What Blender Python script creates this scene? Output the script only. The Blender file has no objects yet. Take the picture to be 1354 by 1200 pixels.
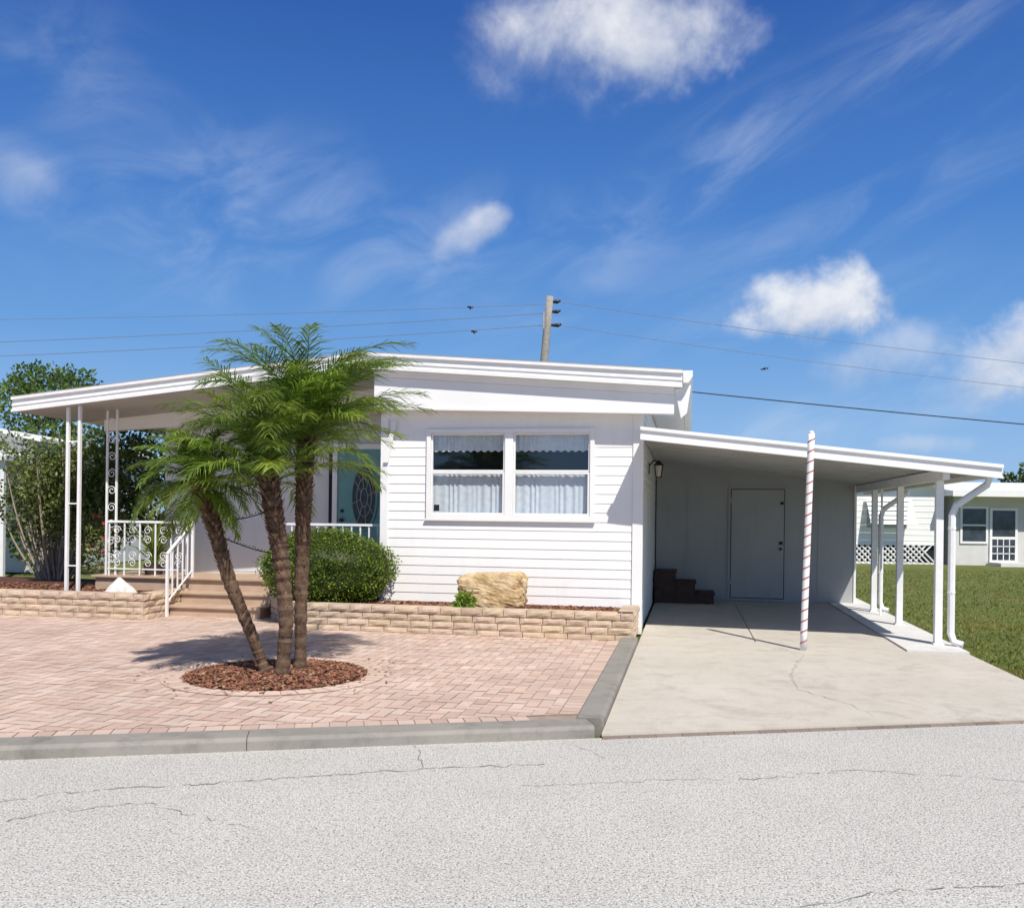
import bpy, bmesh, math, random
from mathutils import Vector, Matrix, noise
rnd = random.Random(11)
C = bpy.context.scene.collection
R = math.radians
F, PX, PY, ROLL, CAM = 1200., 677., 682., math.atan(.0122), 1.6

def ray(px, py):
    dx, dy = px-PX, py-PY; c, s = math.cos(ROLL), math.sin(ROLL)
    return Vector(((dx*c+dy*s)/F, 1, (dx*s-dy*c)/F))
def at(px, py, Y):
    r = ray(px, py); return Vector((r.x*Y, Y, CAM+r.z*Y))
HX, HY, TH = 1.766, 12.47, -math.atan(.195)
cu, su = math.cos(TH), math.sin(TH)
def W(u, v, z=0.): return Vector((HX+u*cu-v*su, HY+u*su+v*cu, z))
def UV(p):
    a, b = p[0]-HX, p[1]-HY
    return (a*cu+b*su, -a*su+b*cu)

# ------------------------------------------------------------------ mesh builder
base = {}
class M:
    def __init__(s): s.v=[]; s.f=[]; s.c=[]
    def poly(s, pts, col=None):
        n=len(s.v); s.v += [tuple(p) for p in pts]; s.f.append(tuple(range(n, n+len(pts)))); s.c.append(col)
    def mesh(s, vs, fs, col=None):
        n=len(s.v); s.v += [tuple(p) for p in vs]
        for f in fs: s.f.append(tuple(i+n for i in f)); s.c.append(col)
    def box(s, x0,x1,y0,y1,z0,z1, col=None, mp=None):
        vs=[(x,y,z) for z in (z0,z1) for y in (y0,y1) for x in (x0,x1)]
        if mp: vs=[mp(*p) for p in vs]
        s.mesh(vs, [(0,2,3,1),(4,5,7,6),(0,1,5,4),(2,6,7,3),(0,4,6,2),(1,3,7,5)], col)
    def prism(s, prof, a0, a1, axis='y', col=None):
        k=len(prof)
        def P(p,a):
            if axis=='y': return (p[0],a,p[1])
            if axis=='z': return (p[0],p[1],a)
            return (a,p[0],p[1])
        vs=[P(p,a0) for p in prof]+[P(p,a1) for p in prof]
        fs=[tuple(range(k)), tuple(range(2*k-1,k-1,-1))]+[(i,(i+1)%k,k+(i+1)%k,k+i) for i in range(k)]
        s.mesh(vs, fs, col)
    def tube(s, pts, r, n=8, col=None, cap=True):
        pts=[Vector(p) for p in pts]; k=len(pts)
        rr=r if isinstance(r,(list,tuple)) else [r]*k
        vs=[]; prev=None
        for i,p in enumerate(pts):
            t=(pts[min(i+1,k-1)]-pts[max(i-1,0)]).normalized()
            if prev is None: a=t.orthogonal().normalized()
            else:
                a=prev-t*prev.dot(t)
                a = a.normalized() if a.length>1e-6 else t.orthogonal().normalized()
            prev=a; b=t.cross(a)
            for j in range(n):
                q=2*math.pi*j/n; vs.append(p+(a*math.cos(q)+b*math.sin(q))*rr[i])
        fs=[(i*n+j, i*n+(j+1)%n, (i+1)*n+(j+1)%n, (i+1)*n+j) for i in range(k-1) for j in range(n)]
        if cap: fs += [tuple(range(n-1,-1,-1)), tuple((k-1)*n+j for j in range(n))]
        s.mesh(vs, fs, col)
    def blob(s, c, rad, nz=.25, sc=1.5, n=20, m=14, col=None, flat=None):
        vs=[]; c=Vector(c)
        for i in range(m+1):
            th=math.pi*i/m
            for j in range(n):
                ph=2*math.pi*j/n
                d=Vector((math.sin(th)*math.cos(ph),math.sin(th)*math.sin(ph),math.cos(th)))
                k=1+nz*(noise.noise(d*sc+c)+.5*noise.noise(d*sc*2.7+c))
                p=Vector((c.x+d.x*rad[0]*k,c.y+d.y*rad[1]*k,c.z+d.z*rad[2]*k))
                if flat is not None and p.z<flat: p.z=flat
                vs.append(p)
        fs=[(i*n+j,i*n+(j+1)%n,(i+1)*n+(j+1)%n,(i+1)*n+j) for i in range(m) for j in range(n)]
        s.mesh(vs,fs,col)
    def build(s, name, mat, parent=None, at0=None, frame=None, smooth=False, bevel=0, recalc=True):
        if parent is not None: b0=base[parent.name]
        else: b0=Vector(at0) if at0 is not None else Vector((0,0,0))
        me=bpy.data.meshes.new(name)
        me.from_pydata([(p[0]-b0.x,p[1]-b0.y,p[2]-b0.z) for p in s.v], [], s.f)
        if any(c is not None for c in s.c):
            ca=me.color_attributes.new('Col','FLOAT_COLOR','CORNER'); arr=[]
            for f,c in zip(s.f,s.c):
                c=c or (1,1,1)
                arr += [c[0],c[1],c[2],1.]*len(f)
            ca.data.foreach_set('color',arr)
        if recalc:
            bm=bmesh.new(); bm.from_mesh(me); bmesh.ops.recalc_face_normals(bm,faces=bm.faces); bm.to_mesh(me); bm.free()
        if smooth: me.polygons.foreach_set('use_smooth',[True]*len(me.polygons))
        me.materials.append(mat)
        o=bpy.data.objects.new(name,me); C.objects.link(o)
        base[o.name]=b0
        if parent is not None: o.parent=parent
        elif frame=='h':
            o.location=W(*b0); o.rotation_euler=(0,0,TH)
        else: o.location=b0
        if bevel:
            m=o.modifiers.new('Bevel','BEVEL'); m.width=bevel; m.segments=2; m.limit_method='ANGLE'
        return o
def thing(name,label,cat,b0,frame='h',group=None):
    o=bpy.data.objects.new(name,None); C.objects.link(o); b0=Vector(b0)
    o.empty_display_size=.2
    if frame=='h': o.location=W(*b0); o.rotation_euler=(0,0,TH)
    else: o.location=b0
    base[o.name]=b0; return tag(o,label,cat,group)
def tag(o,label=None,cat=None,group=None,kind=None):
    if label: o['label']=label
    if cat: o['category']=cat
    if group: o['group']=group
    if kind: o['kind']=kind
    return o

# ------------------------------------------------------------------ materials
def newmat(name):
    m=bpy.data.materials.new(name); m.use_nodes=True; nt=m.node_tree
    return m, nt, nt.nodes['Principled BSDF']
def L(nt,a,b): nt.links.new(a,b)
def mix(nt,fac,a,b,blend='MIX'):
    n=nt.nodes.new('ShaderNodeMix'); n.data_type='RGBA'; n.blend_type=blend
    for i,val in ((0,fac),(6,a),(7,b)):
        if isinstance(val,bpy.types.NodeSocket): L(nt,val,n.inputs[i])
        elif i==0: n.inputs[0].default_value=val
        else: n.inputs[i].default_value=(*val,1)
    return n.outputs[2]
def nz(nt,scale,detail=5,rough=.55,vec=None,dist=0):
    n=nt.nodes.new('ShaderNodeTexNoise'); n.inputs['Scale'].default_value=scale; n.inputs['Detail'].default_value=detail
    n.inputs['Roughness'].default_value=rough; n.inputs['Distortion'].default_value=dist
    if vec is None:
        t=nt.nodes.new('ShaderNodeTexCoord'); vec=t.outputs['Object']
    L(nt,vec,n.inputs['Vector']); return n.outputs[0]
def rng(nt,v,a,b,c=0.,d=1.,smooth=False):
    n=nt.nodes.new('ShaderNodeMapRange'); L(nt,v,n.inputs[0])
    n.inputs[1].default_value=a; n.inputs[2].default_value=b; n.inputs[3].default_value=c; n.inputs[4].default_value=d
    if smooth: n.interpolation_type='SMOOTHSTEP'
    return n.outputs[0]
def bump(nt,p,h,strength=.3,dist=.01):
    b=nt.nodes.new('ShaderNodeBump'); b.inputs['Strength'].default_value=strength; b.inputs['Distance'].default_value=dist
    L(nt,h,b.inputs['Height']); L(nt,b.outputs[0],p.inputs['Normal'])
def mk(name,c1,c2=None,scale=4,rough=.6,bs=0,bscale=60,lo=.35,hi=.65,fine=0.,attr=False,metal=0,spec=.3):
    m,nt,p=newmat(name)
    c2=c2 or tuple(x*.85 for x in c1)
    col=mix(nt,rng(nt,nz(nt,scale,5),lo,hi),c1,c2)
    if attr:
        a=nt.nodes.new('ShaderNodeAttribute'); a.attribute_name='Col'
        col=mix(nt,1.,col,a.outputs['Color'],'MULTIPLY')
    if fine:
        col=mix(nt,rng(nt,nz(nt,bscale,3,.7),.3,.7,0,fine),col,(0.02,.02,.02))
    L(nt,col,p.inputs['Base Color']); p.inputs['Roughness'].default_value=rough; p.inputs['Metallic'].default_value=metal
    p.inputs['Specular IOR Level'].default_value=spec
    if bs: bump(nt,p,nz(nt,bscale,4,.65),bs,.01)
    return m
def leafmat(name,c1,c2,trans=.3,scale=3,spec=.3,rough=.5):
    m,nt,p=newmat(name)
    col=mix(nt,rng(nt,nz(nt,scale,2),.35,.65),c1,c2)
    a=nt.nodes.new('ShaderNodeAttribute'); a.attribute_name='Col'
    col=mix(nt,1.,col,a.outputs['Color'],'MULTIPLY')
    L(nt,col,p.inputs['Base Color']); p.inputs['Roughness'].default_value=rough; p.inputs['Specular IOR Level'].default_value=spec
    t=nt.nodes.new('ShaderNodeBsdfTranslucent'); L(nt,mix(nt,1.,col,(1.5,1.5,.7),'MULTIPLY'),t.inputs[0])
    ms=nt.nodes.new('ShaderNodeMixShader'); ms.inputs[0].default_value=trans
    L(nt,p.outputs[0],ms.inputs[1]); L(nt,t.outputs[0],ms.inputs[2]); L(nt,ms.outputs[0],nt.nodes['Material Output'].inputs[0])
    return m
def streaked(name,c1,c2,dirt,rough=.5):
    m,nt,p=newmat(name)
    tcn=nt.nodes.new('ShaderNodeTexCoord'); mp=nt.nodes.new('ShaderNodeMapping'); L(nt,tcn.outputs['Object'],mp.inputs[0]); mp.inputs['Scale'].default_value=(9,9,.9)
    col=mix(nt,rng(nt,nz(nt,1.3,5),.35,.65),c1,c2)
    col=mix(nt,rng(nt,nz(nt,1.,6,.65,mp.outputs[0]),.52,.78,0,.5),col,dirt)
    L(nt,col,p.inputs['Base Color']); p.inputs['Roughness'].default_value=rough; p.inputs['Specular IOR Level'].default_value=.3
    bump(nt,p,nz(nt,70,3,.6),.06,.01); return m
white=mk('white_paint',(.84,.84,.83),(.80,.80,.79),2.5,.45)
white_b=mk('white_metal',(.84,.84,.84),(.77,.77,.76),6,.4)
sidingm=streaked('white_siding',(.87,.87,.86),(.83,.83,.82),(.75,.745,.72))
porchm=streaked('porch_siding_shaded',(.68,.68,.67),(.63,.63,.62),(.56,.56,.55))  # white siding darkened, the porch shade is put into its colour
shedm=streaked('shed_white_shaded',(.42,.43,.435),(.375,.385,.39),(.31,.315,.315),.6)  # white panelling greyed to carry the carport shade in its colour
ceilm=mk('ceiling_white_shaded',(.44,.44,.43),(.37,.37,.36),1.5,.6)  # white of the roof undersides, darkened in the colour for shade
trimg=mk('grey_trim',(.42,.43,.44),None,8,.4)
dark=mk('dark_void',(.012,.014,.02),None,3,.7)
black=mk('black_iron',(.015,.015,.016),None,20,.45)
wirem=mk('black_wire',(.012,.012,.012),None,5,.6)
wireg=mk('grey_wire',(.2,.24,.32),None,5,.6)
teal=mk('teal_door',(.17,.355,.345),(.15,.32,.31),5,.5,spec=.15)
curt=mk('curtain',(.80,.81,.82),(.68,.70,.72),14,.85)
brown=mk('brown_step',(.09,.05,.04),(.06,.035,.03),8,.7,.1,60)
tanstep=mk('tan_step',(.50,.37,.27),(.43,.31,.22),5,.8,.2,120)
blockm=mk('wall_block',(.62,.49,.365),(.52,.405,.30),7,.9,.7,55,attr=True,fine=.12)
paverm=mk('paver',(.69,.535,.45),(.595,.455,.38),.9,.85,.3,110,attr=True,fine=.12)
jointm=mk('paver_joint',(.40,.31,.26),(.31,.24,.20),8,.95,.3,90)
rockm=mk('boulder',(.72,.57,.36),(.48,.33,.16),4.5,.9,1.,18,fine=.22)
wrockm=mk('white_rock',(.74,.72,.68),(.58,.56,.52),7,.9,.8,22)
mulchm=mk('mulch',(.29,.125,.075),(.19,.08,.05),12,.95,.4,60,attr=True)
mulchb=mk('mulch_base',(.13,.06,.04),(.08,.035,.022),20,1,.8,50)
barkm=mk('palm_bark',(.17,.11,.072),(.075,.046,.032),14,.95,.9,50,attr=True)
barkg=mk('grey_bark',(.40,.34,.27),(.26,.22,.17),10,.95,.5,60)
polem=mk('pole_wood',(.36,.34,.31),(.26,.245,.225),7,.9,.4,40)
palmm=leafmat('palm_leaf',(.165,.255,.05),(.115,.195,.038),.40,2,.45,.4)
boxm=leafmat('box_leaf',(.15,.23,.036),(.11,.18,.027),.27,5)
treem=leafmat('tree_leaf',(.125,.19,.052),(.075,.13,.038),.33,1)
shrubm=leafmat('shrub_leaf',(.175,.21,.075),(.11,.15,.048),.3,2)
shrubd=leafmat('dark_shrub_leaf',(.105,.15,.045),(.065,.105,.032),.3,2)
grassm=leafmat('grass_blade',(.175,.22,.066),(.13,.18,.048),.3,.6)
redm=mk('flower_red',(.42,.05,.06),None,9,.6)
stripem=mk('red_stripe',(.50,.14,.12),(.40,.12,.11),20,.6)
def glassmat():
    m,nt,p=newmat('window_glass'); g=nt.nodes.new('ShaderNodeBsdfGlossy'); g.inputs['Roughness'].default_value=.03
    g.inputs[0].default_value=(.9,.95,1,1)
    t=nt.nodes.new('ShaderNodeBsdfTransparent'); t.inputs[0].default_value=(.84,.88,.91,1)
    ms=nt.nodes.new('ShaderNodeMixShader'); ms.inputs[0].default_value=.09
    L(nt,t.outputs[0],ms.inputs[1]); L(nt,g.outputs[0],ms.inputs[2]); L(nt,ms.outputs[0],nt.nodes['Material Output'].inputs[0]); return m
glass=glassmat()
dglass=mk('dark_glass',(.05,.07,.09),(.025,.035,.05),3,.08,spec=.6)
leadglass=mk('leaded_glass',(.06,.08,.085),(.015,.02,.025),22,.25,spec=.3)
def roadmat():
    m,nt,p=newmat('asphalt')
    a=nz(nt,.45,5,.6); b=nz(nt,72,2,.7); c=nz(nt,110,2,.7); d=nz(nt,3.0,5,.65); e=nz(nt,26,2,.6)
    col=mix(nt,rng(nt,a,.3,.7),(.55,.535,.495),(.475,.46,.425))
    col=mix(nt,rng(nt,d,.5,.72,0,.4),col,(.385,.37,.34))
    col=mix(nt,rng(nt,e,.36,.5,.4,0),col,(.265,.255,.235))
    col=mix(nt,rng(nt,b,.39,.46,.95,0),col,(.165,.16,.145))
    col=mix(nt,rng(nt,c,.53,.61,0,.9),col,(.80,.785,.745))
    L(nt,col,p.inputs['Base Color']); p.inputs['Roughness'].default_value=.9; p.inputs['Specular IOR Level'].default_value=.2
    bump(nt,p,b,.7,.007); return m
roadm=roadmat()
def concmat(name,c1,c2,c3):
    m,nt,p=newmat(name)
    a=nz(nt,.9,6,.62); b=nz(nt,4,6,.68); c=nz(nt,150,3,.7); st=nz(nt,1.7,5,.7,None,.8)
    col=mix(nt,rng(nt,a,.32,.68),c1,c2); col=mix(nt,rng(nt,b,.5,.75,0,.8),col,c3)
    col=mix(nt,rng(nt,st,.55,.72,0,.45),col,tuple(x*.6 for x in c3))
    col=mix(nt,rng(nt,c,.35,.6,.25,0),col,(.16,.15,.13))
    L(nt,col,p.inputs['Base Color']); p.inputs['Roughness'].default_value=.88; p.inputs['Specular IOR Level'].default_value=.2
    bump(nt,p,c,.25,.004); return m
concm=concmat('driveway_concrete',(.625,.58,.505),(.55,.51,.44),(.465,.425,.36))
concw=concmat('pale_and_sunlit_concrete',(.76,.75,.73),(.70,.69,.67),(.6,.59,.57))  # doorstep concrete, also the sunlight painted on the carport strip
curbm=concmat('curb_concrete',(.345,.325,.29),(.25,.235,.21),(.15,.14,.125))
crackm=mk('crack_dark',(.22,.21,.19),(.30,.29,.265),9,.95)
crackl=mk('crack_light',(.33,.30,.26),(.42,.39,.34),9,.95)
def lawnmat():
    m,nt,p=newmat('lawn_ground')
    a=nz(nt,.35,6,.6); b=nz(nt,2.2,6,.7); c=nz(nt,60,4,.7)
    col=mix(nt,rng(nt,a,.35,.65),(.175,.21,.066),(.125,.17,.046)); col=mix(nt,rng(nt,b,.46,.66,0,.8),col,(.26,.215,.105))
    col=mix(nt,rng(nt,c,.35,.6,.45,0),col,(.05,.07,.02))
    L(nt,col,p.inputs['Base Color']); p.inputs['Roughness'].default_value=1; p.inputs['Specular IOR Level'].default_value=.05
    bump(nt,p,c,.8,.03); return m
lawnm=lawnmat()

# ------------------------------------------------------------------ ground, road, drive
def struct(o): return tag(o,kind='structure')
def roadY(x): return 6.45+.2*x
g=M(); g.poly([(-1500,-1500,-.03),(1500,-1500,-.03),(1500,1500,-.03),(-1500,1500,-.03)])
struct(g.build('ground',lawnm))
g=M(); g.poly([(-80,-20,0),(80,-20,0),(80,roadY(80),0),(-80,roadY(-80),0)]); road=struct(g.build('road',roadm))
def crack(m,pts,w,z,jit=.02,seed=0,step=.05):
    rr=random.Random(seed); P=[Vector((p[0],p[1],0)) for p in pts]; out=[]
    for a,b in zip(P[:-1],P[1:]):
        n=max(2,int((b-a).length/step))
        for i in range(n): out.append(a.lerp(b,i/n)+Vector((rr.gauss(0,jit),rr.gauss(0,jit),0)))
    out.append(P[-1]); prev=None
    for i,p in enumerate(out):
        t=(out[min(i+1,len(out)-1)]-out[max(0,i-1)]).normalized(); nrm=Vector((-t.y,t.x,0))
        ww=w*rr.uniform(.15,1.2)*.5
        cur=((p+nrm*ww)+Vector((0,0,z)),(p-nrm*ww)+Vector((0,0,z)))
        if prev and rr.random()>.06: m.poly([prev[0],cur[0],cur[1],prev[1]])
        prev=cur
def gp(px,py,z=0.):
    r=ray(px,py); Y=(z-CAM)/r.z; return (r.x*Y,Y)
ck=M()
crack(ck,[gp(-40,1064),gp(120,1045),gp(330,1032),gp(560,1016),gp(720,1010)],.010,.004,.018,1)
crack(ck,[gp(0,1085),gp(90,1070),gp(200,1062),gp(330,1095)],.008,.0045,.018,2)
crack(ck,[gp(690,1040),gp(840,1032),gp(1010,1028),gp(1130,1018),gp(1400,1035)],.008,.005,.018,3)
crack(ck,[gp(1060,1200),gp(1180,1178),gp(1400,1166)],.007,.0055,.012,4)
crack(ck,[gp(550,985),gp(560,1015)],.006,.006,.012,5)
crack(ck,[gp(760,985),gp(800,1002)],.006,.006,.012,7)
struct(ck.build('road_crack',crackm,road))
PV=.05
d0=.03
Ld=.05
def edge_u(u):
    for k in range(400):
        v=-2-.02*k; p=W(u,v)
        if p.y<=roadY(p.x)+.02: return p
eL=edge_u(Ld)
g=M()
def slab(pts): g.prism([(p[0],p[1]) for p in pts],-.02,d0,'z')
slab([eL,(5.0,roadY(5.0)+.02),(5.12,9.03),W(3.93,-.95),W(3.25,-.95),W(Ld,-.3)])
uv=lambda u,v: W(u,v)
slab([uv(Ld,-.285),uv(1.5,-.585),uv(1.5,5.28),uv(Ld,5.28)])
slab([uv(1.515,-.59),uv(3.235,-.935),uv(3.235,5.28),uv(1.515,5.28)])
drive=struct(g.build('driveway',concm))
g=M(); g.prism([(p.x,p.y) for p in (uv(3.25,-.935),uv(3.95,-.935),uv(3.95,7.2),uv(3.25,7.2))],-.02,.05,'z')
struct(g.build('sunlit_driveway_strip',concw))  # floor strip the sun reaches, its brightness put into the concrete colour
ck=M()
crack(ck,[gp(1062,870),gp(1045,895),gp(1055,915),gp(1120,935),gp(1155,950)],.007,d0+.004,.014,8)
crack(ck,[gp(1080,880),gp(1120,900),gp(1200,905)],.005,d0+.0045,.015,9)
crack(ck,[W(.3,1.6)[:2],W(.9,1.2)[:2],W(1.45,1.3)[:2]],.006,d0+.005,.01,10)
struct(ck.build('driveway_crack',crackl,drive))
strip=M(); x=eL.x
while x<8:
    w=.2; c=rnd.uniform(.36,.5)
    strip.prism([(x+.002,roadY(x)-.05),(x+w-.002,roadY(x+w)-.05),(x+w-.002,roadY(x+w)+.01),(x+.002,roadY(x)+.01)],-.01,.012,'z',(c*.95,c,c*1.02)); x+=w
struct(strip.build('driveway_edging',paverm))

def clip(poly,n,d):
    out=[]
    for i in range(len(poly)):
        a,b=poly[i],poly[(i+1)%len(poly)]
        da,db=n[0]*a[0]+n[1]*a[1]-d, n[0]*b[0]+n[1]*b[1]-d
        if da<=0: out.append(a)
        if (da<0<db) or (db<0<da):
            t=da/(da-db); out.append((a[0]+(b[0]-a[0])*t,a[1]+(b[1]-a[1])*t))
    return out
CUW=.17
g=M(); w=.108; gap=.003
nroad=(.2/math.hypot(.2,1),-1/math.hypot(.2,1))
def roadoff(o): return -(6.45+o)/math.hypot(.2,1)
tones=[(1,1,1),(1.05,1.05,1.05),(.94,.89,.86),(1.03,.98,.96),(.90,.84,.82),(1.06,1.07,1.08),(.97,.95,.93),(.92,.90,.89)]
nx=(cu,su); dx_=nx[0]*HX+nx[1]*HY
for i in range(-125,2):
    for j in range(-74,4):
        d=(i-j)%4
        if d==0: r=(i*w+gap,(i+2)*w-gap,j*w+gap,(j+1)*w-gap)
        elif d==3: r=(i*w+gap,(i+1)*w-gap,j*w+gap,(j+2)*w-gap)
        else: continue
        p=[W(a,b) for a,b in ((r[0],r[2]),(r[1],r[2]),(r[1],r[3]),(r[0],r[3]))]
        p=[(q.x,q.y) for q in p]
        p=clip(p,nroad,roadoff(.58))
        if len(p)<3: continue
        p=clip(p,nx,dx_-CUW-.17)
        if len(p)<3: continue
        t=rnd.choice(tones); k=rnd.uniform(.93,1.05)
        zt=PV+rnd.uniform(-.0015,.0015)
        g.poly([(q[0],q[1],zt) for q in p],(t[0]*k,t[1]*k,t[2]*k))
o0=Vector((0,6.45,0))
tdir=Vector((1,.2,0)).normalized(); ndir=Vector((-.2,1,0)).normalized()
s=-14.
while s<.2:
    a=o0+tdir*s+ndir*.285; b=o0+tdir*(s+.117)+ndir*.285
    p=[(q.x,q.y) for q in (a,b,b+ndir*.275,a+ndir*.275)]
    p=clip(p,nx,dx_-CUW-.01)
    if len(p)>2:
        t=rnd.choice(tones); k=rnd.uniform(.88,1.02); g.poly([(q[0],q[1],PV) for q in p],(t[0]*k,t[1]*k,t[2]*k))
    s+=.125
v=-6.5
while v<-1.2:
    p=[W(a,b) for a,b in ((-CUW-.16,v),(-CUW-.01,v),(-CUW-.01,v+.117),(-CUW-.16,v+.117))]
    p=clip([(q.x,q.y) for q in p],nroad,roadoff(.58))
    if len(p)>2:
        t=rnd.choice(tones); k=rnd.uniform(.88,1.02); g.poly([(q[0],q[1],PV) for q in p],(t[0]*k,t[1]*k,t[2]*k))
    v+=.125
RM=.84
PCX,PCY=at(367,893,8.75).x, 8.72
n=44
for i in range(n):
    a0=2*math.pi*i/n+.004; a1=2*math.pi*(i+1)/n-.004; t=rnd.uniform(.95,1.12)
    g.poly([(PCX+r*math.cos(a),PCY+r*math.sin(a),PV+.006) for r,a in ((RM,a0),(RM+.21,a0),(RM+.21,a1),(RM,a1))],(t,t*.98,t*.95))
struct(g.build('paver_patio',paverm,recalc=False))
g=M()
p=[(-16,0),(3,0),(3,14.5),(-16,14.5)]
p=clip(p,nroad,roadoff(.2)); p=clip(p,nx,dx_-.1); p=clip(p,(-su,cu),-su*HX+cu*HY+.5)
g.poly([(q[0],q[1],PV-.006) for q in p]); struct(g.build('paver_bed',jointm))
g=M()
prof=[(0,-.05),(0,.065),(.025,.088),(.26,.088),(.27,.06),(.27,-.05)]
E=Vector((eL.x,roadY(eL.x),0))
ts=[-40]+[-14+i*3.05 for i in range(5)]; tE=(E-o0).dot(tdir)-.05
ts=[t for t in ts if t<tE-.5]+[tE]
for t0,t1 in zip(ts[:-1],ts[1:]):
    vs=[]
    for t in (t0+.0015,t1-.0015):
        for q in prof: pp=o0+tdir*t+ndir*q[0]; vs.append((pp.x,pp.y,q[1]))
    k=len(prof)
    g.mesh(vs,[tuple(range(k)),tuple(range(2*k-1,k-1,-1))]+[(i,(i+1)%k,k+(i+1)%k,k+i) for i in range(k)])
cv=UV(E)[1]+.19
vs_=[cv,-3.2,-1.1]
for v0,v1 in zip(vs_[:-1],vs_[1:]):
    q=[]
    for vv in (v0+.002,v1-.002):
        for (a_,z) in [(Ld-.005,-.05),(Ld-.005,.08),(Ld-.03,.105),(-CUW+.02,.105),(-CUW,.08),(-CUW,-.05)]:
            pp=W(a_,vv); q.append((pp.x,pp.y,z))
    g.mesh(q,[tuple(range(6)),tuple(range(11,5,-1))]+[(i,(i+1)%6,6+(i+1)%6,6+i) for i in range(6)])
struct(g.build('curb',curbm,bevel=.006))

# ------------------------------------------------------------------ retaining walls, beds
def blocks(m,mp,s0,s1,courses,h=.098,z0=.03,seed=0):
    rr=random.Random(seed)
    for k in range(courses):
        s=s0-(.15 if k%2 else 0)
        zz=z0+k*h
        while s<s1-.02:
            ln=rr.choice([.28,.30,.30,.32]); a=max(s,s0); b=min(s+ln,s1)
            if s1-b<.08: b=s1
            s=b
            if b-a<.05: continue
            t=rr.uniform(.88,1.12); tt=(t,t*rr.uniform(.96,1.02),t*rr.uniform(.92,1.03))
            gp_=.004; a+=gp_; b-=gp_; zl=zz+.003; zh=zz+h-.003; out=.0 if k<courses-1 else .014
            ns=max(2,int((b-a)/.06))
            back=.2; vs=[]; fs=[]
            for iz in range(4):
                for i_ in range(ns+1):
                    ed=(iz in(0,3)) or i_ in (0,ns)
                    d=out+(rr.uniform(-.003,.003) if ed else rr.uniform(.010,.022))
                    vs.append(mp(a+(b-a)*i_/ns,d,zl+(zh-zl)*iz/3))
            for iz in range(3):
                for i_ in range(ns):
                    q=iz*(ns+1)+i_; fs.append((q,q+1,q+ns+2,q+ns+1))
            nb=len(vs); vs+= [mp(a,-back,zl),mp(b,-back,zl),mp(b,-back,zh),mp(a,-back,zh)]
            top=[3*(ns+1)+i_ for i_ in range(ns+1)]; bot=list(range(ns+1))
            fs.append(tuple(top)+(nb+2,nb+3)); fs.append(tuple(reversed(bot))+(nb,nb+1))
            fs.append((0,ns+1,2*(ns+1),3*(ns+1),nb+3,nb)); e=ns
            fs.append((e,nb+1,nb+2,3*(ns+1)+ns,2*(ns+1)+ns,(ns+1)+ns)); fs.append((nb,nb+3,nb+2,nb+1))
            m.mesh(vs,fs,tt)
VR=-1.15
DA=Vector((-5.42,-.05,0)); DB=Vector((-4.5,VR,0))
g=M()
blocks(g,lambda s,d,z:(s,VR-d,z),DB.x,-.02,4,.093,.03,1)
blocks(g,lambda s,d,z:(-.02+d,s,z),VR+.01,-.04,4,.093,.03,2)
def diag(s,d,z):
    t=(DB-DA).normalized(); nn=Vector((t.y,-t.x,0)); q=DA+t*s+nn*d; return (q.x,q.y,z)
blocks(g,diag,0,(DB-DA).length,4,.093,.03,3)
o=g.build('retaining_wall',blockm,at0=(-2.5,VR,0),frame='h',recalc=False); tag(o,'low tan split face block retaining wall below the double front window','retaining wall')
LS=-6.95
g=M()
blocks(g,lambda s,d,z:(s,-.86-d,z),-12,LS-.03,4,.098,.03,4)
blocks(g,lambda s,d,z:(LS-.03+d,s,z),-.85,.3,4,.098,.03,5)
o=g.build('retaining_wall',blockm,at0=(-9,-.86,0),frame='h',recalc=False); tag(o,'tan block retaining wall left of the porch steps below the white rock','retaining wall')
g=M()
g.prism([(-5.38,0.0),(-4.42,VR+.05),(-.08,VR+.05),(-.08,0.02),(-3.7,.02),(-3.7,.3),(-5.38,.3)],0,.35,'z')
struct(g.build('planting_bed',mulchb,frame='h',at0=(0,0,0)))
g=M(); g.prism([(-12,-.8),(LS-.08,-.8),(LS-.08,.4),(-8.7,.4),(-8.7,2.2),(-12,2.2)],0,.36,'z')
struct(g.build('planting_bed',mulchb,frame='h',at0=(0,0,0)))
def chips(m,fn,n,zf,seed,inside=lambda a,b:True):
    rr=random.Random(seed)
    for _ in range(n):
        x,y=fn(rr)
        if not inside(x,y): continue
        a=rr.uniform(0,6.28); l=rr.uniform(.010,.027); w_=rr.uniform(.005,.013)
        t=Vector((math.cos(a),math.sin(a),rr.uniform(-.4,.4))); s=Vector((-math.sin(a),math.cos(a),rr.uniform(-.4,.4)))
        c=Vector((x,y,zf(x,y)+rr.uniform(0,.012))); k=rr.uniform(.5,1.6); kk=(k,k*rr.uniform(.85,1.25),k*rr.uniform(.8,1.3))
        if rr.random()<.06: kk=(1.8,3.0,3.4)
        m.poly([c-t*l-s*w_,c+t*l-s*w_,c+t*l*.9+s*w_,c-t*l+s*w_],kk)
g=M(); chips(g,lambda r:(r.uniform(-5.2,-.1),r.uniform(VR+.1,-.02)),5200,lambda x,y:.355,1,lambda x,y: y>VR+.1+max(0,(-4.4-x))*1.25)
tag(g.build('mulch_chips',mulchm,at0=(0,0,0),frame='h',recalc=False),'red brown mulch spread in the bed under the front window','mulch',kind='stuff')
g=M(); chips(g,lambda r:(r.uniform(-11,LS-.1),r.uniform(-.72,.9)),4000,lambda x,y:.365,2,lambda x,y: y<.3 or x<-8.7)
tag(g.build('mulch_chips',mulchm,at0=(0,0,0),frame='h',recalc=False),'red brown mulch spread in the raised bed around the white rock','mulch',kind='stuff')
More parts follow.
